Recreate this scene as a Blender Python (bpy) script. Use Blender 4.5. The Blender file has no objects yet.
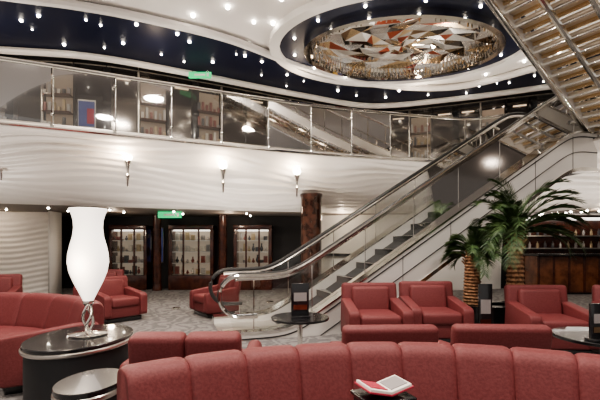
import bpy, bmesh, math, random
from mathutils import Matrix, Vector
random.seed(7)
pi=math.pi
# ---------------------------------------------------------------- materials
def mat(name,col,rough=.5,metal=0,emis=None,es=0,noise=None,bump=0,bscale=20,coat=0,spec=.5):
    m=bpy.data.materials.new(name); m.use_nodes=True
    nt=m.node_tree; p=nt.nodes['Principled BSDF']
    p.inputs['Base Color'].default_value=(*col,1)
    p.inputs['Roughness'].default_value=rough
    p.inputs['Metallic'].default_value=metal
    p.inputs['Coat Weight'].default_value=coat
    p.inputs['Specular IOR Level'].default_value=spec
    if emis:
        p.inputs['Emission Color'].default_value=(*emis,1); p.inputs['Emission Strength'].default_value=es
    if noise or bump:
        tc=nt.nodes.new('ShaderNodeTexCoord')
        nz=nt.nodes.new('ShaderNodeTexNoise'); nz.inputs['Scale'].default_value=bscale; nz.inputs['Detail'].default_value=5
        nt.links.new(tc.outputs['Object'],nz.inputs['Vector'])
        if noise:
            cr=nt.nodes.new('ShaderNodeValToRGB')
            cr.color_ramp.elements[0].position=.38; cr.color_ramp.elements[0].color=(*col,1)
            cr.color_ramp.elements[1].position=.62; cr.color_ramp.elements[1].color=(*noise,1)
            nt.links.new(nz.outputs['Fac'],cr.inputs['Fac']); nt.links.new(cr.outputs['Color'],p.inputs['Base Color'])
        if bump:
            b=nt.nodes.new('ShaderNodeBump'); b.inputs['Strength'].default_value=bump; b.inputs['Distance'].default_value=.01
            nt.links.new(nz.outputs['Fac'],b.inputs['Height']); nt.links.new(b.outputs['Normal'],p.inputs['Normal'])
    return m
def glassmat(name,tint,refl=.5):
    m=bpy.data.materials.new(name); m.use_nodes=True; nt=m.node_tree
    nt.nodes.clear()
    o=nt.nodes.new('ShaderNodeOutputMaterial'); mx=nt.nodes.new('ShaderNodeMixShader')
    t=nt.nodes.new('ShaderNodeBsdfTransparent'); t.inputs[0].default_value=(*tint,1)
    g=nt.nodes.new('ShaderNodeBsdfGlossy'); g.inputs['Roughness'].default_value=.03
    f=nt.nodes.new('ShaderNodeLayerWeight'); f.inputs[0].default_value=refl
    nt.links.new(f.outputs['Fresnel'],mx.inputs[0]); nt.links.new(t.outputs[0],mx.inputs[1]); nt.links.new(g.outputs[0],mx.inputs[2])
    nt.links.new(mx.outputs[0],o.inputs[0]); return m
RED=mat('red_upholstery',(.135,.028,.030),.6,noise=(.165,.038,.040),bump=.15,bscale=70,spec=.4)
DARK=mat('black_lacquer',(.012,.012,.014),.18,coat=.5)
DARKM=mat('dark_matte',(.02,.02,.022),.6)
CHROME=mat('chrome',(.86,.84,.80),.10,1)
STEEL=mat('brushed_steel',(.72,.69,.65),.3,1)
CLAD=mat('escalator_cladding',(.82,.80,.77),.25,.35)
RUBBER=mat('handrail_rubber',(.03,.03,.03),.3)
WHITE=mat('white_plaster',(.84,.82,.79),.55)
WAVE=mat('white_wave_panel',(.88,.84,.79),.35)
NAVY=mat('navy_ceiling',(.006,.009,.028),.5,spec=.3)
CEILW=mat('white_ceiling',(.82,.79,.76),.6)
LOWCEIL=mat('lower_ceiling',(.22,.19,.17),.6)
GLASS=glassmat('clear_glass',(.90,.92,.90),.3)
GLASS2=glassmat('balustrade_glass',(.80,.82,.80),.65)
GLASSE=glassmat('escalator_glass',(.93,.94,.92),.4)
WOOD=mat('mahogany',(.04,.012,.008),.25,noise=(.085,.026,.015),bscale=6,coat=.3)
MARBLE=mat('dark_wood_column',(.025,.012,.009),.12,noise=(.07,.032,.022),bscale=7,coat=.5)
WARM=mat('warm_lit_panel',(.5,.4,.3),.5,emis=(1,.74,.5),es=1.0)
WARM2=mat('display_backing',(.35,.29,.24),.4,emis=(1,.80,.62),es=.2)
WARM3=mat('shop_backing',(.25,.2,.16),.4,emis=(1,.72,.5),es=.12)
STAR=mat('led_point',(1,1,1),.5,emis=(1,.90,.76),es=36)
SHADE=mat('lamp_shade_glass',(.95,.9,.85),.35,emis=(1,.92,.83),es=1.5)
BULB=mat('bulb',(1,1,1),.4,emis=(1,.88,.7),es=14)
GREEN=mat('exit_sign_green',(.0,.35,.12),.5,emis=(.05,1,.35),es=.7)
WLUM=mat('white_luminous',(1,1,1),.5,emis=(1,.93,.85),es=2.2)
LEAF=mat('palm_leaf',(.028,.065,.022),.42,noise=(.085,.14,.05),bscale=8,spec=.4)
TRUNK=mat('palm_trunk',(.10,.05,.025),.9,noise=(.32,.17,.09),bscale=25,bump=.8)
SOIL=mat('planter_pebbles',(.05,.045,.04),.9,noise=(.15,.13,.11),bscale=40)
GOLD=mat('gold',(.80,.62,.40),.22,1)
COPPER=mat('copper_red',(.45,.13,.08),.12,1)
SILVER=mat('mirror_silver',(.92,.91,.89),.04,1)
SILV2=mat('satin_silver',(.80,.79,.77),.22,.85)
TREAD=mat('stair_tread_satin',(.66,.58,.48),.3,.5)
BRONZE=mat('bronze_tile',(.32,.22,.14),.12,1)
PAPER=mat('paper',(.8,.76,.7),.7)
MAG=mat('menu_red',(.4,.03,.06),.5)
POST_B=mat('poster_blue',(.05,.07,.2),.4,emis=(.15,.2,.6),es=.12)
POST_Y=mat('poster_yellow',(.55,.35,.08),.4,emis=(.9,.6,.15),es=.3)
GOODS=[mat('goods_%d'%i,c,.3) for i,c in enumerate([(.65,.6,.55),(.22,.07,.06),(.45,.43,.42),(.45,.35,.22),(.08,.08,.09),(.3,.28,.28)])]
SMOKE=mat('smoked_mirror',(.16,.145,.135),.1,.9)
AMBER=mat('bar_front_veneer',(.10,.035,.016),.25,noise=(.20,.07,.03),bscale=5,coat=.3)
CARPET=bpy.data.materials.new('grey_carpet'); CARPET.use_nodes=True
nt=CARPET.node_tree; p=nt.nodes['Principled BSDF']; p.inputs['Roughness'].default_value=.95
tc=nt.nodes.new('ShaderNodeTexCoord'); w=nt.nodes.new('ShaderNodeTexWave'); w.inputs['Scale'].default_value=1.3; w.inputs['Distortion'].default_value=16; w.inputs['Detail'].default_value=4; w.inputs['Detail Scale'].default_value=2.2
nt.links.new(tc.outputs['Object'],w.inputs['Vector'])
cr=nt.nodes.new('ShaderNodeValToRGB'); cr.color_ramp.elements[0].color=(.12,.115,.115,1); cr.color_ramp.elements[1].color=(.21,.20,.195,1)
cr.color_ramp.elements[0].position=.25; cr.color_ramp.elements[1].position=.75
nt.links.new(w.outputs['Fac'],cr.inputs['Fac']); nt.links.new(cr.outputs['Color'],p.inputs['Base Color'])

# ---------------------------------------------------------------- mesh builder
class MB:
    def __init__(s): s.bm=bmesh.new(); s.mats=[]
    def mi(s,m):
        if m not in s.mats: s.mats.append(m)
        return s.mats.index(m)
    def merge(s,t,m,M=None,smooth=True):
        i=s.mi(m); M=M or Matrix.Identity(4); mp={}
        for v in t.verts: mp[v]=s.bm.verts.new(M@v.co)
        for f in t.faces:
            try:
                nf=s.bm.faces.new([mp[v] for v in f.verts]); nf.material_index=i; nf.smooth=smooth
            except ValueError: pass
        t.free()
    def box(s,c,d,m,bev=0,M=None,seg=3):
        t=bmesh.new(); bmesh.ops.create_cube(t,size=1)
        for v in t.verts: v.co=Vector((c[0]+v.co.x*d[0],c[1]+v.co.y*d[1],c[2]+v.co.z*d[2]))
        if bev: bmesh.ops.bevel(t,geom=t.edges[:],offset=bev,segments=seg,profile=.5,affect='EDGES')
        s.merge(t,m,M)
    def prism(s,pts,a,b,m,M=None,bev=0):
        t=bmesh.new(); lo=[t.verts.new((x,y,a)) for x,y in pts]; hi=[t.verts.new((x,y,b)) for x,y in pts]
        n=len(pts)
        t.faces.new(lo[::-1]); t.faces.new(hi)
        for i in range(n): t.faces.new([lo[i],lo[(i+1)%n],hi[(i+1)%n],hi[i]])
        bmesh.ops.recalc_face_normals(t,faces=t.faces[:])
        if bev: bmesh.ops.bevel(t,geom=t.edges[:],offset=bev,segments=3,profile=.5,affect='EDGES')
        s.merge(t,m,M)
    def lathe(s,prof,m,c=(0,0,0),n=32,M=None,sx=1,sy=1):
        t=bmesh.new(); rings=[]
        for r,z in prof:
            rings.append([t.verts.new((c[0]+sx*max(r,.0005)*math.cos(2*pi*i/n),c[1]+sy*max(r,.0005)*math.sin(2*pi*i/n),c[2]+z)) for i in range(n)])
        for a,b in zip(rings,rings[1:]):
            for i in range(n): t.faces.new([a[i],a[(i+1)%n],b[(i+1)%n],b[i]])
        t.faces.new(rings[0][::-1]); t.faces.new(rings[-1])
        s.merge(t,m,M)
    def tube(s,pts,r,m,n=8,M=None,closed=False):
        pts=[Vector(p) for p in pts]; t=bmesh.new(); rings=[]; N=len(pts)
        for k,p in enumerate(pts):
            if closed: d=pts[(k+1)%N]-pts[k-1]
            else: d=pts[min(k+1,N-1)]-pts[max(k-1,0)]
            d.normalize(); up=Vector((0,0,1)) if abs(d.z)<.95 else Vector((1,0,0))
            a=d.cross(up).normalized(); b=a.cross(d)
            rr=r[k] if isinstance(r,(list,tuple)) else r
            rings.append([t.verts.new(p+a*rr*math.cos(2*pi*i/n)+b*rr*math.sin(2*pi*i/n)) for i in range(n)])
        prs=list(zip(rings,rings[1:]))
        if closed: prs.append((rings[-1],rings[0]))
        for a,b in prs:
            for i in range(n): t.faces.new([a[i],a[(i+1)%n],b[(i+1)%n],b[i]])
        if not closed: t.faces.new(rings[0][::-1]); t.faces.new(rings[-1])
        s.merge(t,m,M)
    def sheet(s,rows,m,M=None,smooth=True,closed=False):
        t=bmesh.new(); g=[[t.verts.new(p) for p in r] for r in rows]
        for a,b in zip(g,g[1:]):
            for i in range(len(a)-1): t.faces.new([a[i],a[i+1],b[i+1],b[i]])
            if closed: t.faces.new([a[-1],a[0],b[0],b[-1]])
        if closed:
            t.faces.new(g[0][::-1]); t.faces.new(g[-1])
        s.merge(t,m,M,smooth)
    def done(s,name,loc=(0,0,0),rz=0,scale=1,ang=.6,recalc=True):
        if recalc: bmesh.ops.recalc_face_normals(s.bm,faces=s.bm.faces[:])
        me=bpy.data.meshes.new(name); s.bm.to_mesh(me); s.bm.free()
        for m in s.mats: me.materials.append(m)
        me.set_sharp_from_angle(angle=ang)
        o=bpy.data.objects.new(name,me); bpy.context.scene.collection.objects.link(o)
        o.location=loc; o.rotation_euler=(0,0,rz); o.scale=(scale,)*3 if not isinstance(scale,tuple) else scale
        return o
def inst(o,loc,rz=0,scale=None):
    c=o.copy(); c.name=o.name.split('.')[0]; bpy.context.scene.collection.objects.link(c)
    c.location=loc; c.rotation_euler=(0,0,rz)
    if scale: c.scale=(scale,)*3
    return c
def catmull(P,n):
    P=[Vector(p) for p in P]; P=[2*P[0]-P[1]]+P+[2*P[-1]-P[-2]]; out=[]
    segs=len(P)-3
    for k in range(n):
        u=k/(n-1)*segs; i=min(int(u),segs-1); t=u-i
        a,b,c,d=P[i:i+4]
        out.append(.5*((2*b)+(c-a)*t+(2*a-5*b+4*c-d)*t*t+(3*b-a-3*c+d)*t**3))
    return out
def resample(pts,n):
    L=[0]
    for a,b in zip(pts,pts[1:]): L.append(L[-1]+(b-a).length)
    out=[];j=0
    for k in range(n):
        d=L[-1]*k/(n-1)
        while j<len(L)-2 and L[j+1]<d: j+=1
        t=(d-L[j])/max(L[j+1]-L[j],1e-9); out.append(pts[j].lerp(pts[j+1],t))
    return out,L[-1]
def roundpoly(pts,r,seg=4):
    out=[];n=len(pts)
    for i in range(n):
        p=Vector(pts[i]);a=Vector(pts[i-1]);b=Vector(pts[(i+1)%n])
        da=(a-p);db=(b-p); q=min(r,da.length*.45,db.length*.45)
        A=p+da.normalized()*q; B=p+db.normalized()*q
        for k in range(seg+1):
            t=k/seg; out.append(tuple((1-t)**2*A+2*t*(1-t)*p+t*t*B))
    return out

# ---------------------------------------------------------------- plan curves
ZU=3.4; ZC=6.3
T=catmull([(-12,4.6),(-8,5.6),(-5,6.67),(-2.85,7.6),(0,8.8),(2.9,9.65),(4.4,9.85),(5.25,9.3),(5.55,8.4),(5.75,7.5),(6.6,6.8),(9.6,6.2)],400)
Bc=catmull([(-13,7),(-9.5,7.9),(-6.5,8.7),(-3.6,9.8),(.4,11.1),(3.2,11.6),(5.4,11.5),(6.7,10.7),(7.1,9.9),(7.5,9.1),(8.2,8.5),(9.7,8.2)],400)
Wc=catmull([(-12,9.5),(-7.6,10.4),(-5.3,10.8),(-2.9,11.9),(0,13.4),(2.5,14.5),(5,13.9),(7.2,13),(9.7,12.2)],200)

# ---------------------------------------------------------------- shell
b=MB(); b.box((-1,4.5,-.05),(23,17.4,.1),CARPET); b.done('floor')
b=MB(); rows=[]; NV=110; Lsum=0; prev=None
for k in range(400):
    a=T[k]; c=Bc[k]
    if prev is not None: Lsum+=(a-prev).length
    prev=a; row=[]
    out=(Vector((a.x,a.y))-Vector((c.x,c.y))).normalized()
    nrm=Vector((out.x*.5,out.y*.5,-.86))
    for j in range(NV):
        v=j/(NV-1)
        e=v**1.25
        base=Vector((a.x+(c.x-a.x)*e,a.y+(c.y-a.y)*e,ZU-.04-(ZU-.04-2.25)*v**.8))
        ph=v*10+1.0*math.sin(Lsum*.75+v*3)+.4*math.sin(Lsum*1.9-v*6)
        edge=min(1,v*8,(1-v)*8)*(.6+.4*math.sin(Lsum*.9+v*5))
        s_=math.sin(2*pi*ph); row.append(base+nrm*(.036*(s_+.35*math.sin(4*pi*ph+.8))*edge))
    rows.append(row)
b.sheet(rows,WAVE); b.done('fascia_wave_wall',ang=3)
b=MB()
pts=[(p.x,p.y) for p in resample(T,120)[0]]+[(9.6,16),(-12,16)]
b.prism(pts,ZU-.05,ZU,WHITE); b.done('floor_upper_gallery')
b=MB(); pts=[(p.x,p.y) for p in resample(Bc,100)[0]]+[(9.7,13),(-13,13)]
b.prism(pts,2.25,2.30,LOWCEIL); b.done('ceiling_lower')
b=MB(); b.box((-1,12.6,1.12),(23,.2,2.24),DARKM); b.done('wall_back')
b=MB(); b.box((9.8,4.5,3.15),(.2,21,6.5),SMOKE); b.done('wall_right')
b=MB(); b.box((-12.4,4.5,3.15),(.2,21,6.5),WHITE); b.done('wall_left')
b=MB(); b.box((-1,5.5,ZC+.06),(23,22,.1),CEILW); b.done('ceiling_upper')
b=MB(); b.tube([(p.x,p.y,ZU-.02) for p in resample(T,160)[0]],.028,CHROME,6); b.done('trim_balcony_edge')

# navy sweeping band
U=catmull([(-10.5,6.3),(-6.8,7.5),(-4.55,8.08),(-3.2,8.6),(-1.65,9.43),(0,10.8),(2.1,12.0),(4.6,12.3),(6.3,11.1),(7.2,9.6),(7.6,8)],120)
W2=catmull([(-12,9.2),(-7.6,9.9),(-5.3,10.3),(-2.9,11.4),(0,12.9),(2.5,13.9),(5,13.3),(7.2,12.4),(9,11.5),(9.6,10.5),(9.7,9)],120)
b=MB()
b.sheet([[Vector((u.x,u.y,ZC-.02)),Vector((w.x,w.y,ZC-.02))] for u,w in zip(U,W2)],NAVY)
b.sheet([[Vector((u.x,u.y,ZC+.005)),Vector((w.x,w.y,ZC+.005))] for u,w in zip(U,W2)],NAVY)
for c in (U,W2):
    b.sheet([[Vector((q.x,q.y,ZC)),Vector((q.x,q.y,ZC-.18))] for q in c],CEILW)
    b.tube([(q.x,q.y,ZC-.11) for q in c],.09,CEILW,8)
b.done('ceiling_navy_band')
b=MB(); Wr,WL=resample(Wc,90)
b.sheet([[Vector((p.x,p.y,ZU)),Vector((p.x,p.y,ZC))] for p in Wr],SMOKE); 
b.done('wall_gallery',recalc=False)
# shopfront
b=MB(); N=30; S,_=resample(Wc,N+1)
for i in range(N):
    a,c=S[i],S[i+1]; mid=(a+c)/2; d=(c-a); L=d.length; ang=math.atan2(d.y,d.x)
    M=Matrix.Translation((mid.x,mid.y,ZU))@Matrix.Rotation(ang,4,'Z')
    b.box((-L/2,-.14,1.4),(.05 if i%3 else .2,.1,2.8),STEEL if i%3==1 else DARK,.01,M)
    b.box((0,-.12,2.75),(L,.16,.14),DARK,0,M); b.box((0,-.21,2.7),(L,.02,.03),CHROME,0,M)
    k=i%5
    if k in (0,2):
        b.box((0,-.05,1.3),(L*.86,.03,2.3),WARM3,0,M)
        for z in (.5,.95,1.4,1.85):
            b.box((0,-.18,z),(L*.86,.24,.03),WOOD,0,M)
            for q in range(6):
                h=.1+.22*random.random(); b.box((-L*.38+q*L*.15,-.2,z+h/2+.015),(.07,.07,h),random.choice(GOODS),.008,M)
    elif i in (8,18):
        b.box((0,-.06,1.3),(L*.9,.05,2.3),DARK,0,M)
        b.box((-.1,-.10,1.35),(L*.56,.03,.9),PAPER,0,M)
        b.box((-.1,-.12,1.42),(L*.5,.03,.66),POST_Y if i==18 else POST_B,0,M)
        b.box((-.0,-.14,1.36),(L*.22,.02,.4),POST_B if i==18 else MAG,0,M)
    else:
        b.box((0,-.06,1.3),(L*.9,.04,2.4),SMOKE,0,M)
        b.box((0,-.1,.8),(L*.7,.02,.02),GOLD,0,M)
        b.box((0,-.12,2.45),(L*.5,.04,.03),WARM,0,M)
b.done('shopfront_gallery')

# oval ceiling feature
cx,cy=2.5,9.8
def ring(b,a0,b0,a1,b1,z0,z1,m,n=80):
    pr=[]
    for i in range(n+1):
        t=2*pi*i/n; C,Sn=math.cos(t),math.sin(t)
        pr.append([Vector((cx+a0*C,cy+b0*Sn,z0)),Vector((cx+a1*C,cy+b1*Sn,z0)),Vector((cx+a1*C,cy+b1*Sn,z1)),Vector((cx+a0*C,cy+b0*Sn,z1)),Vector((cx+a0*C,cy+b0*Sn,z0))])
    b.sheet(pr,m)
b=MB()
ring(b,3.0,2.12,3.25,2.35,ZC-.16,ZC,WHITE)
ring(b,2.40,1.60,3.0,2.12,ZC-.08,ZC,NAVY)
ring(b,2.27,1.49,2.41,1.62,ZC-.24,ZC,CHROME)
ring(b,2.13,1.38,2.27,1.49,ZC-.14,ZC,SILVER)
mm=[SILVER,SILVER,SILV2,GOLD,SILVER,COPPER,SILV2,SILV2,SILVER,GOLD,SILV2,BRONZE]
NR,NA=6,20; grid=[]
for r in range(NR+1):
    g=[]
    for i in range(NA):
        rr=r/NR*(1 if r==NR else random.uniform(.92,1.08)); t=2*pi*(i+ (.5 if r%2 else 0)+(0 if r==NR else random.uniform(-.25,.25)))/NA
        g.append(Vector((cx+2.15*rr*math.cos(t),cy+1.40*rr*math.sin(t),ZC-.03-(0 if r==NR else random.uniform(0,.08)))))
    grid.append(g)
for r in range(NR):
    for i in range(NA):
        j=(i+1)%NA; a,c,d,e=grid[r][i],grid[r][j],grid[r+1][j],grid[r+1][i]
        for tri in ((a,c,d),(a,d,e)):
            t=bmesh.new(); t.faces.new([t.verts.new(q) for q in tri]); b.merge(t,random.choice(mm),None,False)
for q_,(ra,rb) in enumerate(((2.19,1.43),(2.07,1.33),(1.95,1.23))):
    for i in range(120):
        t=2*pi*(i+q_*.33)/120
        if q_ and math.sin(t)<.1: continue
        h=.08+.12*random.random()
        b.box((cx+ra*math.cos(t),cy+rb*math.sin(t),ZC-.10-h/2),(.03,.03,h),SILVER if i%5 else GOLD)
b.done('ceiling_oval_mosaic',recalc=False,ang=.5)

# star lights
b=MB()
def star(x,y,z,r=.033):
    t=bmesh.new(); bmesh.ops.create_icosphere(t,subdivisions=1,radius=r); b.merge(t,STAR,Matrix.Translation((x,y,z)))
for k in range(4,116,4):
    for f in (.25,.7):
        u=U[k].lerp(W2[k],f+random.uniform(-.12,.12)); star(u.x+random.uniform(-.3,.3),u.y+random.uniform(-.2,.2),ZC-.035,random.choice((.02,.026,.04)))
for i in range(14):
    t=2*pi*(i+.5)/14; star(cx+2.70*math.cos(t),cy+1.86*math.sin(t),ZC-.10,.034)
for i in range(18):
    t=2*pi*i/18
    if cy+2.75*math.sin(t)<11.6: star(cx+3.75*math.cos(t),cy+2.75*math.sin(t),ZC-.02,.04)
for x,y in ((-1.5,8.3),(-.6,8.9),(-2.9,7.9),(-2.3,8.6),(6.2,8.3),(7,8.9),(-.3,7.4),(6.6,10.2)): star(x,y,ZC-.02,.05)
b.done('ceiling_star_lights')
b=MB()
for i in range(0,400,16):
    p=Bc[i]
    for dy in (.5,1.3):
        b.lathe([(.06,0),(.06,.02)],CHROME,(p.x,p.y+dy,2.225),12); star(p.x,p.y+dy,2.225,.032)
b.done('downlights_lower')

# balustrade
def balustrade(pts,name):
    R,L=resample(pts,max(2,int(sum((a-c).length for a,c in zip(pts,pts[1:]))/1.0))+1)
    b=MB()
    for a,c in zip(R,R[1:]):
        d=(c-a).normalized(); tilt=random.uniform(-.03,.03); q=Vector((-d.y,d.x))*tilt
        A=a+d*.015; C=c-d*.015
        b.sheet([[Vector((A.x,A.y,ZU+.06)),Vector((A.x+q.x,A.y+q.y,ZU+1.05))],[Vector((C.x,C.y,ZU+.06)),Vector((C.x+q.x,C.y+q.y,ZU+1.05))]],GLASS2,smooth=False)
    for p in R:
        b.box((p.x,p.y+.03,ZU+.54),(.018,.03,1.08),STEEL,.004)
        b.box((p.x,p.y,ZU+.9),(.045,.045,.05),CHROME,.01); b.box((p.x,p.y,ZU+.25),(.045,.045,.05),CHROME,.01)
        b.box((p.x,p.y,ZU+.04),(.07,.07,.08),CHROME,.01)
    fine,_=resample(pts,140)
    b.tube([(p.x,p.y,ZU+1.1) for p in fine],.036,CHROME,8)
    b.tube([(p.x,p.y,ZU+.05) for p in fine],.03,STEEL,6)
    return b.done(name)
Tin=[p+Vector((0,.10)) for p in T]
iA=min(range(400),key=lambda k:(T[k]-Vector((5.05,9.5))).length); iB=min(range(400),key=lambda k:(T[k]-Vector((5.75,7.5))).length)
balustrade(Tin[:iA],'glass_balustrade'); balustrade(Tin[iB:],'glass_balustrade')

# sconces on fascia
def sconce(x,y,z):
    b=MB()
    b.lathe([(.0,-.42),(.012,-.40),(.02,-.28),(.035,-.24),(.015,-.2),(.03,-.1),(.055,-.02),(.06,0)],CHROME,n=16)
    b.lathe([(.045,0),(.075,.05),(.06,.13),(.03,.2),(.0,.22)],BULB,n=16)
    b.tube([(0,0,-.06),(0,.12,-.02),(0,.28,.05)],.014,CHROME,8)
    b.box((0,.28,.05),(.14,.04,.14),CHROME,.015)
    o=b.done('wall_sconce',(x,y,z),scale=1.2)
    l=bpy.data.lights.new('sconce_glow','POINT'); l.energy=26; l.color=(1,.78,.56); l.shadow_soft_size=.08
    lo=bpy.data.objects.new('sconce_glow',l); bpy.context.scene.collection.objects.link(lo); lo.parent=o; lo.location=(0,-.2,.0)
for x,y,z in ((-5.55,7.45,3.05),(-3.33,7.75,2.98),(-1.62,8.45,2.95),(-.07,9.05,2.93)): sconce(x,y-.02,z)

# ---------------------------------------------------------------- back wall items
def cabinet(x0,x1,name='display_cabinet'):
    w_=x1-x0; b=MB(); H=1.95
    b.box((0,.22,H/2),(w_,.05,H),WOOD)
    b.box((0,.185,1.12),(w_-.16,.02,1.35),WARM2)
    for s in(-1,1): b.box((s*(w_/2-.05),0,H/2),(.1,.45,H),WOOD,.01)
    b.box((0,0,.22),(w_,.46,.44),WOOD,.01); b.box((0,0,H-.07),(w_,.5,.14),WOOD,.02)
    b.box((0,-.02,H-.16),(w_-.24,.2,.03),WLUM)
    for q in (-.17,.17): b.box((w_*q,-.2,1.14),(.05,.03,1.38),WOOD)
    for z in(.46,.8,1.14,1.48):
        b.box((0,0,z),(w_-.2,.34,.02),STEEL)
        for q in range(7):
            x=-w_/2+.2+(w_-.4)*q/6; h=.08+.17*random.random()
            if random.random()<.6: b.box((x,0,z+h/2+.012),(.12,.08,h),random.choice(GOODS),.006)
            else: b.lathe([(.02,0),(.055,h*.3),(.015,h*.8),(.03,h)],random.choice(GOODS),(x,0,z+.012),10)
    b.sheet([[Vector((-w_/2+.1,-.21,.44)),Vector((-w_/2+.1,-.21,H-.14))],[Vector((w_/2-.1,-.21,.44)),Vector((w_/2-.1,-.21,H-.14))]],GLASS)
    return b.done(name,((x0+x1)/2,12.22,0))
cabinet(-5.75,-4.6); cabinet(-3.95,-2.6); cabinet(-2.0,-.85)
def column(x,y,r,m,h=2.3,nm='wood_column'):
    b=MB(); b.lathe([(r*1.15,0),(r*1.15,.12),(r*1.03,.16),(r,.2),(r,h-.1),(r*1.08,h-.05),(r*1.08,h)],m,n=40); return b.done(nm,(x,y,0))
column(.28,10.0,.26,MARBLE,2.62)
column(-2.3,11.9,.12,WOOD,2.25,'black_column'); column(-4.25,11.9,.12,WOOD,2.25,'black_column'); column(-6.05,11.7,.14,DARK,2.25,'black_column')
b=MB(); rows=[]
for i in range(90):
    x=-11.5+i*(11.5-6.6)/89; row=[]
    for j in range(80):
        z=j/79*2.24; row.append(Vector((x,10.6+.25*math.sin(x*.8)+.016*math.sin(2*pi*(z*7+.6*math.sin(x*2.2))),z)))
    rows.append(row)
b.sheet(rows,WAVE); b.box((-6.58,10.75,1.12),(.06,.5,2.24),WHITE); b.done('wall_wave_left',ang=3)
def exit_sign(loc):
    b=MB(); b.box((0,0,0),(.62,.05,.17),GREEN,.01); b.box((0,-.03,0),(.3,.01,.05),PAPER); b.box((.22,-.03,0),(.06,.01,.1),PAPER)
    b.tube([(-.2,0,.08),(-.2,0,.2)],.01,CHROME,6); b.tube([(.2,0,.08),(.2,0,.2)],.01,CHROME,6); b.done('exit_sign',loc)
exit_sign((-3.45,10.6,2.15)); exit_sign((-2.75,11.0,6.02))
b=MB(); b.box((0,0,0),(.36,.05,1.1),CHROME,.01); b.box((0,-.03,.0),(.3,.02,1.04),POST_B); b.box((0,-.045,.3),(.2,.01,.12),PAPER); b.box((0,-.045,-.2),(.24,.01,.25),DARKM); b.done('wall_poster',(-4.42,12.47,1.35))
def arcprism(b,c,r0,r1,a0,a1,z0,z1,m,n=30):
    P=[(c[0]+r1*math.cos(a0+(a1-a0)*i/n),c[1]+r1*math.sin(a0+(a1-a0)*i/n)) for i in range(n+1)]
    P+=[(c[0]+r0*math.cos(a1+(a0-a1)*i/n),c[1]+r0*math.sin(a1+(a0-a1)*i/n)) for i in range(n+1)]
    t=bmesh.new(); N=len(P)
    lo=[t.verts.new((x,y,z0)) for x,y in P]; hi=[t.verts.new((x,y,z1)) for x,y in P]
    for i in range(n):
        q=N-1-i
        t.faces.new([lo[i],lo[i+1],lo[q-1],lo[q]]); t.faces.new([hi[i],hi[i+1],hi[q-1],hi[q]])
    for i in range(N): t.faces.new([lo[i],lo[(i+1)%N],hi[(i+1)%N],hi[i]])
    b.merge(t,m)
b=MB()
arcprism(b,(0,0),1.25,1.4,pi*1.0,pi*2.0,0.1,1.08,WHITE); arcprism(b,(0,0),1.15,1.5,pi*1.0,pi*2.0,1.08,1.14,DARK); arcprism(b,(0,0),1.27,1.38,pi,2*pi,0,.1,DARK)
arcprism(b,(0,0),1.41,1.43,pi,2*pi,.3,.34,WLUM)
b.done('reception_desk',(2.0,11.0,0))
b=MB(); rows=[]
for i in range(50):
    t=i/49; x=.6+5.6*t; row=[]
    for j in range(20):
        z=2.24*j/19; row.append(Vector((x,12.35-.55*math.sin(pi*t)-.25*(z/2.24)**2,z)))
    rows.append(row)
b.sheet(rows,WHITE); b.done('wall_white_backdrop')
# bar right
b=MB()
b.box((0,0,.55),(3.0,.6,1.0),AMBER,.02); b.box((0,-.05,1.08),(3.1,.8,.07),DARK,.02); b.box((0,0,.04),(3.0,.5,.08),DARK)
for i in range(8): b.box((-1.45+i*.414,-.31,.56),(.05,.04,1.0),WOOD,.008)
b.box((0,.95,1.1),(3.1,.1,2.2),WOOD)
b.box((0,.6,2.12),(3.0,.3,.06),WLUM)
for z in(1.25,1.62):
    b.box((0,.78,z),(2.9,.24,.03),STEEL)
    for q in range(12):
        h=.16+.06*random.random(); b.lathe([(.035,0),(.035,h*.6),(.012,h*.8),(.014,h)],random.choice([GOODS[2],GOODS[4],GOODS[5],GOODS[3]]),(-1.3+q*.23,.78,z+.015),10)
b.done('bar_counter',(7.95,11.2,0))

# ---------------------------------------------------------------- escalator
ox,oy=-.15,6.0; dx,dy=.951,.308
ME=Matrix(((dx,-dy,0,ox),(dy,dx,0,oy),(0,0,1,0),(0,0,0,1)))
G=.616; L=3.4/G; kk=.12
def sp(x): return kk*math.log(1+math.exp(x/kk)) if x/kk<40 else x
def f(s): return G*(sp(s)-sp(s-L))
Wd=1.3; S0,S1=-.75,L+.36
b=MB()
ss=[S0-.25+(S1+.28-S0+.25)*i/90 for i in range(91)]
def sideprism(t0,t1,topo,boto,m,s_lo=None,s_hi=None):
    sx=[s for s in ss if (s_lo is None or s>=s_lo) and (s_hi is None or s<=s_hi)]
    rows=[]
    for s in sx:
        hi=f(s)+topo; lo=max(0.0,f(s)+boto)
        lo=min(lo,hi-.01)
        rows.append([Vector((s,t0,lo)),Vector((s,t1,lo)),Vector((s,t1,hi)),Vector((s,t0,hi))])
    b.sheet(rows,m,ME,closed=True)
sideprism(.14,Wd-.14,-.10,-.62,DARKM)
sideprism(-.16,.14,.10,-.62,CLAD); sideprism(Wd-.14,Wd+.16,.10,-.62,CLAD)
sideprism(-.18,-.0,.125,.095,CHROME); sideprism(.02,.14,.125,.095,STEEL); sideprism(Wd-.14,Wd+.18,.125,.095,CHROME)
sideprism(-.175,-.16,-.56,-.63,CHROME); sideprism(-.17,-.16,.03,.01,DARKM); sideprism(-.17,-.16,-.26,-.275,DARKM)
for k in range(1,7):
    s=k*.92; b.box((s,-.162,f(s)-.26),(.008,.006,.62),DARKM,0,ME)
s=.05
while s<L+.05:
    z=f(s); b.box((s+.2,Wd/2,z-.10),(.40,Wd-.3,.22),DARK,0,ME)
    b.box((s+.02,Wd/2,z+.012),(.02,Wd-.3,.008),STEEL,0,ME)
    s+=.4
b.box((-.5,Wd/2,.0),(1.0,Wd-.28,.03),STEEL,0,ME); 
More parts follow.
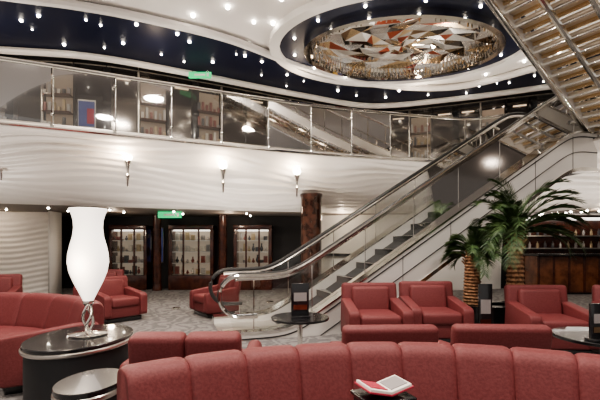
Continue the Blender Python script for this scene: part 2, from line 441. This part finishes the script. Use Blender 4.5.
for tt in (0.0,Wd):
    path=[]
    for i in range(13):
        a=-pi/2-pi*i/12; path.append((S0+.30*math.cos(a),.62+.30*math.sin(a)))
    path=[(S0+.25,.32)]+path
    n=70
    for i in range(1,n):
        s=S0+(S1-S0)*i/n; path.append((s,f(s)+.92))
    for i in range(13):
        a=pi/2-pi*i/12; path.append((S1+.30*math.cos(a),3.4+.62+.30*math.sin(a)))
    path.append((S1-.25,3.72))
    b.tube([(x,tt,z) for x,z in path],.034,RUBBER,10,ME)
    b.tube([(x,tt-.033 if tt==0 else tt+.033,z-.012) for x,z in path],.026,CHROME,6,ME)
    b.tube([(x,tt,z-.055) for x,z in path[12:-12]],.034,CHROME,6,ME)
    rows=[]
    for s in ss:
        if s<S0-.3 or s>S1+.3: continue
        lo=f(s)+.10; hi=f(s)+.90
        if s<S0: q=.29*math.sqrt(max(0,1-((S0-s)/.3)**2)); lo=.62-q if s<S0-.1 else .10; hi=.62+q
        if s>S1: q=.29*math.sqrt(max(0,1-((s-S1)/.3)**2)); hi=4.02+q
        rows.append([Vector((s,tt,lo)),Vector((s,tt,hi))])
    b.sheet(rows,GLASSE,ME)
    for k in range(8):
        s=S0+.2+k*.9
        if s<S1: b.tube([(s,tt,f(s)+.10),(s,tt,f(s)+.9)],.008,CHROME,5,ME)
b.done('escalator')

# ---------------------------------------------------------------- upper staircase
b=MB(); A=Vector((6.0,8.0,ZU+.02)); D=Vector((-3.0,-1.9,1.65)); tmax=(ZC-ZU)/1.65; P=Vector((.535,-.845,0))
n=22
Dh=Vector((D.x,D.y,0)).normalized(); ang=math.atan2(Dh.y,Dh.x); Lh=Vector((D.x,D.y,0)).length
slope=math.atan2(1.65,Lh)
for off in (0,1.6):
    a=A+P*off+D*(tmax/2); 
    M=Matrix.Translation(a)@Matrix.Rotation(ang,4,'Z')@Matrix.Rotation(-slope,4,'Y')
    b.box((0,0,0),(D.length*tmax-.3,.06,.28),CLAD,.015,M)
    b.box((0,0,-.14),(D.length*tmax-.3,.10,.04),CHROME,.01,M); b.box((0,0,.14),(D.length*tmax-.3,.10,.04),CHROME,.01,M)
for off in (.55,1.05):
    a=A+P*off; b.tube([a+Vector((0,0,-.04)),a+D*tmax-Vector((0,0,.12))],.045,CHROME,8)
for i in range(n):
    c=A+D*(tmax*(i+.5)/n)+P*.8
    M=Matrix.Translation(c)@Matrix.Rotation(ang,4,'Z')
    b.box((0,0,.04),(.27,1.54,.06),TREAD,.015,M)
    b.box((-.12,0,.0),(.045,1.54,.09),GOLD,.008,M)
    b.box((.11,0,.0),(.04,1.54,.06),CHROME,.006,M)
for off in(0,1.6):
    a=A+P*off
    for i in range(0,n-7,2):
        q=a+D*(tmax*(i+.5)/n); b.tube([q,q+Vector((0,0,.9))],.016,CHROME,6)
    b.tube([a+Vector((0,0,.95)),a+D*(tmax*(n-7)/n)+Vector((0,0,.95))],.03,CHROME,8)
b.done('staircase_upper')

# ---------------------------------------------------------------- furniture
def armchair(name='armchair'):
    b=MB()
    b.box((0,0,.05),(.66,.62,.08),DARK,.01)
    b.box((0,.0,.2),(.60,.66,.22),RED,.025)
    b.box((0,-.06,.36),(.55,.62,.17),RED,.05,seg=4)
    M=Matrix.Translation((0,.29,.30))@Matrix.Rotation(math.radians(-9),4,'X')
    b.box((0,.02,.22),(.80,.13,.58),RED,.045,M,4)
    b.box((0,-.07,.24),(.54,.12,.42),RED,.05,M,4)
    for s in(-1,1):
        prof=roundpoly([(-.38,.10),(-.38,.50),(.34,.60),(.38,.10)],.07)
        Mx=Matrix(((0,0,1,s*.345-.07),(1,0,0,0),(0,1,0,0),(0,0,0,1)))
        b.prism(prof,0,.14,RED,Mx,bev=.018)
    return b.done(name)
ch=armchair(); ch.location=(1.02,5.45,0); ch.rotation_euler[2]=.05
inst(ch,(1.90,5.68,0),.0); inst(ch,(3.2,5.12,0),-.08)
inst(ch,(4.2,5.0,0),-.5)
inst(ch,(-3.3,7.2,0),.9,.95); inst(ch,(-1.66,7.75,0),-.9,.92); inst(ch,(-5.5,7.1,0),.4); inst(ch,(-4.3,8.6,0),.2)
inst(ch,(.67,3.4,0),pi+.05,.92); inst(ch,(1.56,3.42,0),pi-.05,.92)

def arcseg(b,c,prof,a0,a1,m,shrink=.02,n=12):
    cr=sum(p[0] for p in prof)/len(prof); cz=sum(p[1] for p in prof)/len(prof)
    us=[0,.015,.05,.12]+[.2+.6*i/6 for i in range(7)]+[.88,.95,.985,1]
    rows=[]
    for u in us:
        e=min(u,1-u); k=0 if e>.12 else (1-e/.12)**2.2*shrink
        a=a0+(a1-a0)*u; row=[]
        for r,z in prof:
            d=Vector((r-cr,z-cz)); l=d.length; d=d*((l-k)/l)
            row.append(Vector((c[0]+(cr+d.x)*math.cos(a),c[1]+(cr+d.x)*math.sin(a),cz+d.y)))
        rows.append(row)
    b.sheet(rows,m,closed=True)
def curved_sofa(name,c,R,a0,a1,n,H=.78,arms=True):
    b=MB(); da=(a1-a0)/n
    back=roundpoly([(R-.30,.40),(R-.17,H),(R,H),(R+.02,.09),(R-.14,.09)],.07,5)
    seat=roundpoly([(R-.88,.24),(R-.88,.45),(R-.22,.42),(R-.22,.24)],.06,4)
    for i in range(n):
        s0=a0+i*da; arcseg(b,(0,0),back,s0,s0+da,RED,.016); arcseg(b,(0,0),seat,s0,s0+da,RED,.014)
    arcprism(b,(0,0),R-.84,R-.15,a0,a1,.09,.26,RED); arcprism(b,(0,0),R-.8,R-.08,a0+.02,a1-.02,0,.09,DARK)
    if arms:
        for a in(a0,a1):
            s=1 if a==a1 else -1
            prof=roundpoly([(R-.86,.09),(R-.86,.52),(R-.25,.60),(R-.05,.60),(R,.09)],.06)
            w_=.13/R; arcseg(b,(0,0),prof,a if s>0 else a-w_,a+w_ if s>0 else a,RED,.03)
    return b.done(name,(c[0],c[1],0),ang=.9)
curved_sofa('curved_sofa',(.5,.22),2.2,math.radians(14),math.radians(129),14,arms=False)
curved_sofa('curved_sofa',(-3.6,2.95),1.95,math.radians(33),math.radians(140),7)
b=MB()
b.box((0,0,.05),(.7,.6,.08),DARK); b.box((0,0,.22),(.74,.7,.26),RED,.03)
for s in(-1,1):
    b.box((s*.18,.08,.38),(.35,.58,.16),RED,.05)
    M=Matrix.Translation((0,-.30,.3))@Matrix.Rotation(math.radians(8),4,'X')
    b.box((s*.19,-.0,.19),(.38,.16,.51),RED,.045,M)
    b.box((s*.42,.02,.31),(.12,.72,.44),RED,.05)
b.done('loveseat',(-.80,3.12,0),.03)

def drum(name,loc,rx,ry,h):
    b=MB()
    b.lathe([(.9,0),(.9,.06),(.96,.08),(.96,h-.06)],DARKM,n=48,sx=rx,sy=ry)
    b.lathe([(1,h-.06),(1.02,h-.05),(1.02,h-.035),(1,h-.03)],STEEL,n=48,sx=rx,sy=ry)
    b.lathe([(.99,h-.03),(1,h-.02),(1,h-.005),(.985,h)],DARK,n=48,sx=rx,sy=ry)
    return b.done(name,loc,ang=.5)
drum('drum_side_table',(-1.76,3.22,0),.37,.47,.62)
drum('drum_side_table',(-1.16,2.22,0),.17,.22,.60)
b=MB()
b.lathe([(.14,0),(.145,.012),(.12,.022),(.03,.03),(.02,.05)],CHROME,n=32)
for ph in range(3):
    pts=[]
    for i in range(24):
        t=i/23; a=ph*2*pi/3+t*2.6; r=.012+.035*abs(math.sin(pi*(t*1.0)))*(1-.35*t)
        pts.append((r*math.cos(a),r*math.sin(a),.03+.22*t))
    b.tube(pts,.012,CHROME,8)
b.lathe([(.03,.24),(.045,.26),(.04,.28)],CHROME,n=24)
prof=[(.035,.26),(.045,.29),(.075,.35),(.115,.43),(.148,.51),(.163,.59),(.158,.66),(.142,.73),(.122,.80),(.114,.87),(.118,.93),(.132,.98),(.152,1.02),(.148,1.025),(.12,.97),(.11,.93)]
b.lathe([(r*.94,z) for r,z in prof],SHADE,n=40)
lamp=b.done('table_lamp',(-1.72,3.25,.62),ang=1)
l=bpy.data.lights.new('lamp_glow','POINT'); l.energy=12; l.color=(1,.82,.62); l.shadow_soft_size=.16
lo=bpy.data.objects.new('lamp_glow',l); bpy.context.scene.collection.objects.link(lo); lo.parent=lamp; lo.location=(.0,-.3,.55)

def coffee(loc,r=.36,h=.5):
    b=MB(); b.lathe([(.22,0),(.22,.015),(.03,.03),(.03,h-.03),(.1,h-.025)],CHROME,n=32); b.lathe([(r,h-.03),(r+.005,h-.02),(r+.005,h-.005),(r,h)],DARK,n=48)
    return b.done('coffee_table',loc,ang=.5)
coffee((.0,4.75,0),.34); coffee((2.85,3.75,0),.42); coffee((.3,1.18,0),.26,.5)
def menu(loc,rz=0,h=.3,w_=.17):
    b=MB(); b.box((0,0,.01),(w_,.12,.02),DARK,.004); b.box((0,0,h/2),(w_*.95,.03,h),DARK,.004)
    b.box((0,-.018,h*.6),(w_*.7,.005,h*.25),GOODS[5]); b.box((0,-.018,h*.3),(w_*.75,.005,h*.15),BRONZE); b.box((0,.018,h*.55),(w_*.75,.005,h*.6),PAPER)
    return b.done('menu_holder',loc,rz)
menu((.0,4.7,.502),.2,.40,.22); menu((2.66,3.55,.502),.1,.33,.2)
b=MB()
b.box((0,0,.165),(.15,.12,.33),DARK,.006)
b.box((0,0,.333),(.165,.135,.012),DARK,.004)
for s in(-1,1):
    M=Matrix.Translation((0,0,.345))@Matrix.Rotation(s*-.22,4,'Y')
    b.box((s*.04,-.005,.004),(.084,.10,.005),MAG,.001,M); b.box((s*.038,-.005,.010),(.078,.094,.008),PAPER,.001,M)
    b.box((s*.040,-.005,.0155),(.06,.07,.002),MAG if s<0 else GOODS[5],0,M)
b.done('open_booklet_on_stand',(.265,1.28,.502),.35,(1,1,1.10))

b=MB(); b.lathe([(.86,0),(.86,.06),(.96,.1),(1,.42),(1.02,.45),(.95,.45)],DARK,n=48,sx=.70,sy=.36); b.lathe([(.93,.40),(.93,.435),(.5,.45)],SOIL,n=40,sx=.70,sy=.36)
b.done('oval_planter',(3.05,6.1,0))
menu((2.62,5.66,0),0,.80,.2).name='menu_stand'
def palm(loc,H,R,nf,seed,yk=.62):
    rnd=random.Random(seed); b=MB()
    prof=[]
    for i in range(34):
        t=i/33; prof.append((.125-.035*t+(.02 if i%2 else 0),H*t))
    b.lathe(prof,TRUNK,n=14)
    for i in range(14):   # old leaf stubs
        a=i*2.4; z=H*(.72+.26*i/14); b.tube([(.07*math.cos(a),.07*math.sin(a),z),(.16*math.cos(a),.16*math.sin(a),z+.09)],[.022,.01],TRUNK,5)
    for k in range(nf):
        az=2*pi*k/nf+rnd.uniform(-.2,.2)+k*1.9; el=.15+1.25*(k%7)/6+rnd.uniform(-.1,.1); Lf=R*rnd.uniform(.85,1.1)
        if math.sin(az)>.2: Lf*=yk
        pts=[];p=Vector((0,0,H-.03)); e=el
        n=16
        for i in range(n+1):
            pts.append(p.copy()); d=Vector((math.cos(az)*math.cos(e),math.sin(az)*math.cos(e),math.sin(e))); p+=d*Lf/n; e-=1.55/n*(.3+1.5*i/n)
        b.tube(pts,[.012*(1-i/n)+.003 for i in range(n+1)],LEAF,5)
        side=Vector((-math.sin(az),math.cos(az),0))
        for i in range(40):
            u=.12+.88*(i+1)/40; q=u*n; j=min(int(q),n-1); c=pts[j].lerp(pts[j+1],min(1,q-j)); d=(pts[j+1]-pts[j]).normalized()
            ll=.25*R*math.sin(pi*min(1,.12+u*.82))**.6+.03
            for s in(-1,1):
                dirn=(side*s*.6+d*.95+Vector((0,0,.12+rnd.uniform(-.15,.2)))).normalized()
                tip=c+dirn*ll+Vector((0,0,-.15*ll)); mid=c+dirn*ll*.5; wv=d*.0075
                t=bmesh.new(); vs=[t.verts.new(x) for x in (c-wv*.6,c+wv*.6,mid+wv,tip,mid-wv)]; t.faces.new(vs); b.merge(t,LEAF,None,False)
    return b.done('potted_palm',loc,recalc=False)
palm((3.27,6.08,.44),1.12,1.0,35,3,.55); palm((2.62,6.08,.44),.78,.75,28,5,.6)

# ---------------------------------------------------------------- lights
def area(name,loc,e,size,col=(1,.89,.79),rot=(0,0,0)):
    l=bpy.data.lights.new(name,'AREA'); l.shape='DISK'; l.size=size; l.energy=e; l.color=col
    o=bpy.data.objects.new(name,l); bpy.context.scene.collection.objects.link(o); o.location=loc; o.rotation_euler=rot
def point(name,loc,e,r=.1,col=(1,.80,.60)):
    l=bpy.data.lights.new(name,'POINT'); l.energy=e; l.color=col; l.shadow_soft_size=r
    o=bpy.data.objects.new(name,l); bpy.context.scene.collection.objects.link(o); o.location=loc
def added_uplight(x,y,z,e,ang=130):  # invented disc and spot, added as fill light from below
    b=MB(); b.lathe([(.09,0),(.09,.03),(.07,.04)],CHROME,n=20); o=b.done('added_uplight_disc',(x,y,z))
    l=bpy.data.lights.new('added_uplight_beam','SPOT'); l.energy=e; l.color=(1,.91,.82); l.spot_size=math.radians(ang); l.spot_blend=1; l.shadow_soft_size=.08
    lo=bpy.data.objects.new('added_uplight_beam',l); bpy.context.scene.collection.objects.link(lo); lo.parent=o; lo.location=(0,0,.08); lo.rotation_euler=(pi,0,0)
for x,y in ((-4,2.2),(0,2.2),(4,2.2),(-3,5.5),(1,5.2),(.0,-1.5)): area('ceiling_downlight',(x,y,6.2),195,.6)
for x,y in ((-8,9.8),(-5,10.6),(-2,11.2),(1.2,11.3),(4.2,11.8),(7.6,10.2)): point('lower_spot',(x,y,2.05),15,.08)
for x,y in ((-7,8.6),(-3.5,9.7),(0,11),(3.5,11.8)): point('gallery_spot',(x,y,5.7),26,.12)
for x,y in ((-6.3,6.5),(-2.6,8.4),(-.7,9.3),(2.2,9.6),(4.9,9.3),(6.6,8.0)): added_uplight(x,y,0,215)  # added fill to brighten the downward-facing fascia
for x,y in ((-6.5,8.2),(-2.5,9.6),(1.5,10.6),(4.2,10.7),(7.2,8.8)): added_uplight(x,y,ZU,190)  # added fill on the slab to brighten white ceiling and mosaic
w=bpy.data.worlds.new('World'); bpy.context.scene.world=w; w.use_nodes=True
w.node_tree.nodes['Background'].inputs[0].default_value=(1,.94,.89,1); w.node_tree.nodes['Background'].inputs[1].default_value=.62
try: bpy.context.scene.view_settings.look='AgX - Medium High Contrast'
except Exception: pass
cam=bpy.data.cameras.new('camera'); cam.lens=24; cam.sensor_width=36; cam.shift_y=.075
co=bpy.data.objects.new('camera',cam); bpy.context.scene.collection.objects.link(co); co.location=(0,0,1.35); co.rotation_euler=(pi/2,0,0)
bpy.context.scene.camera=co
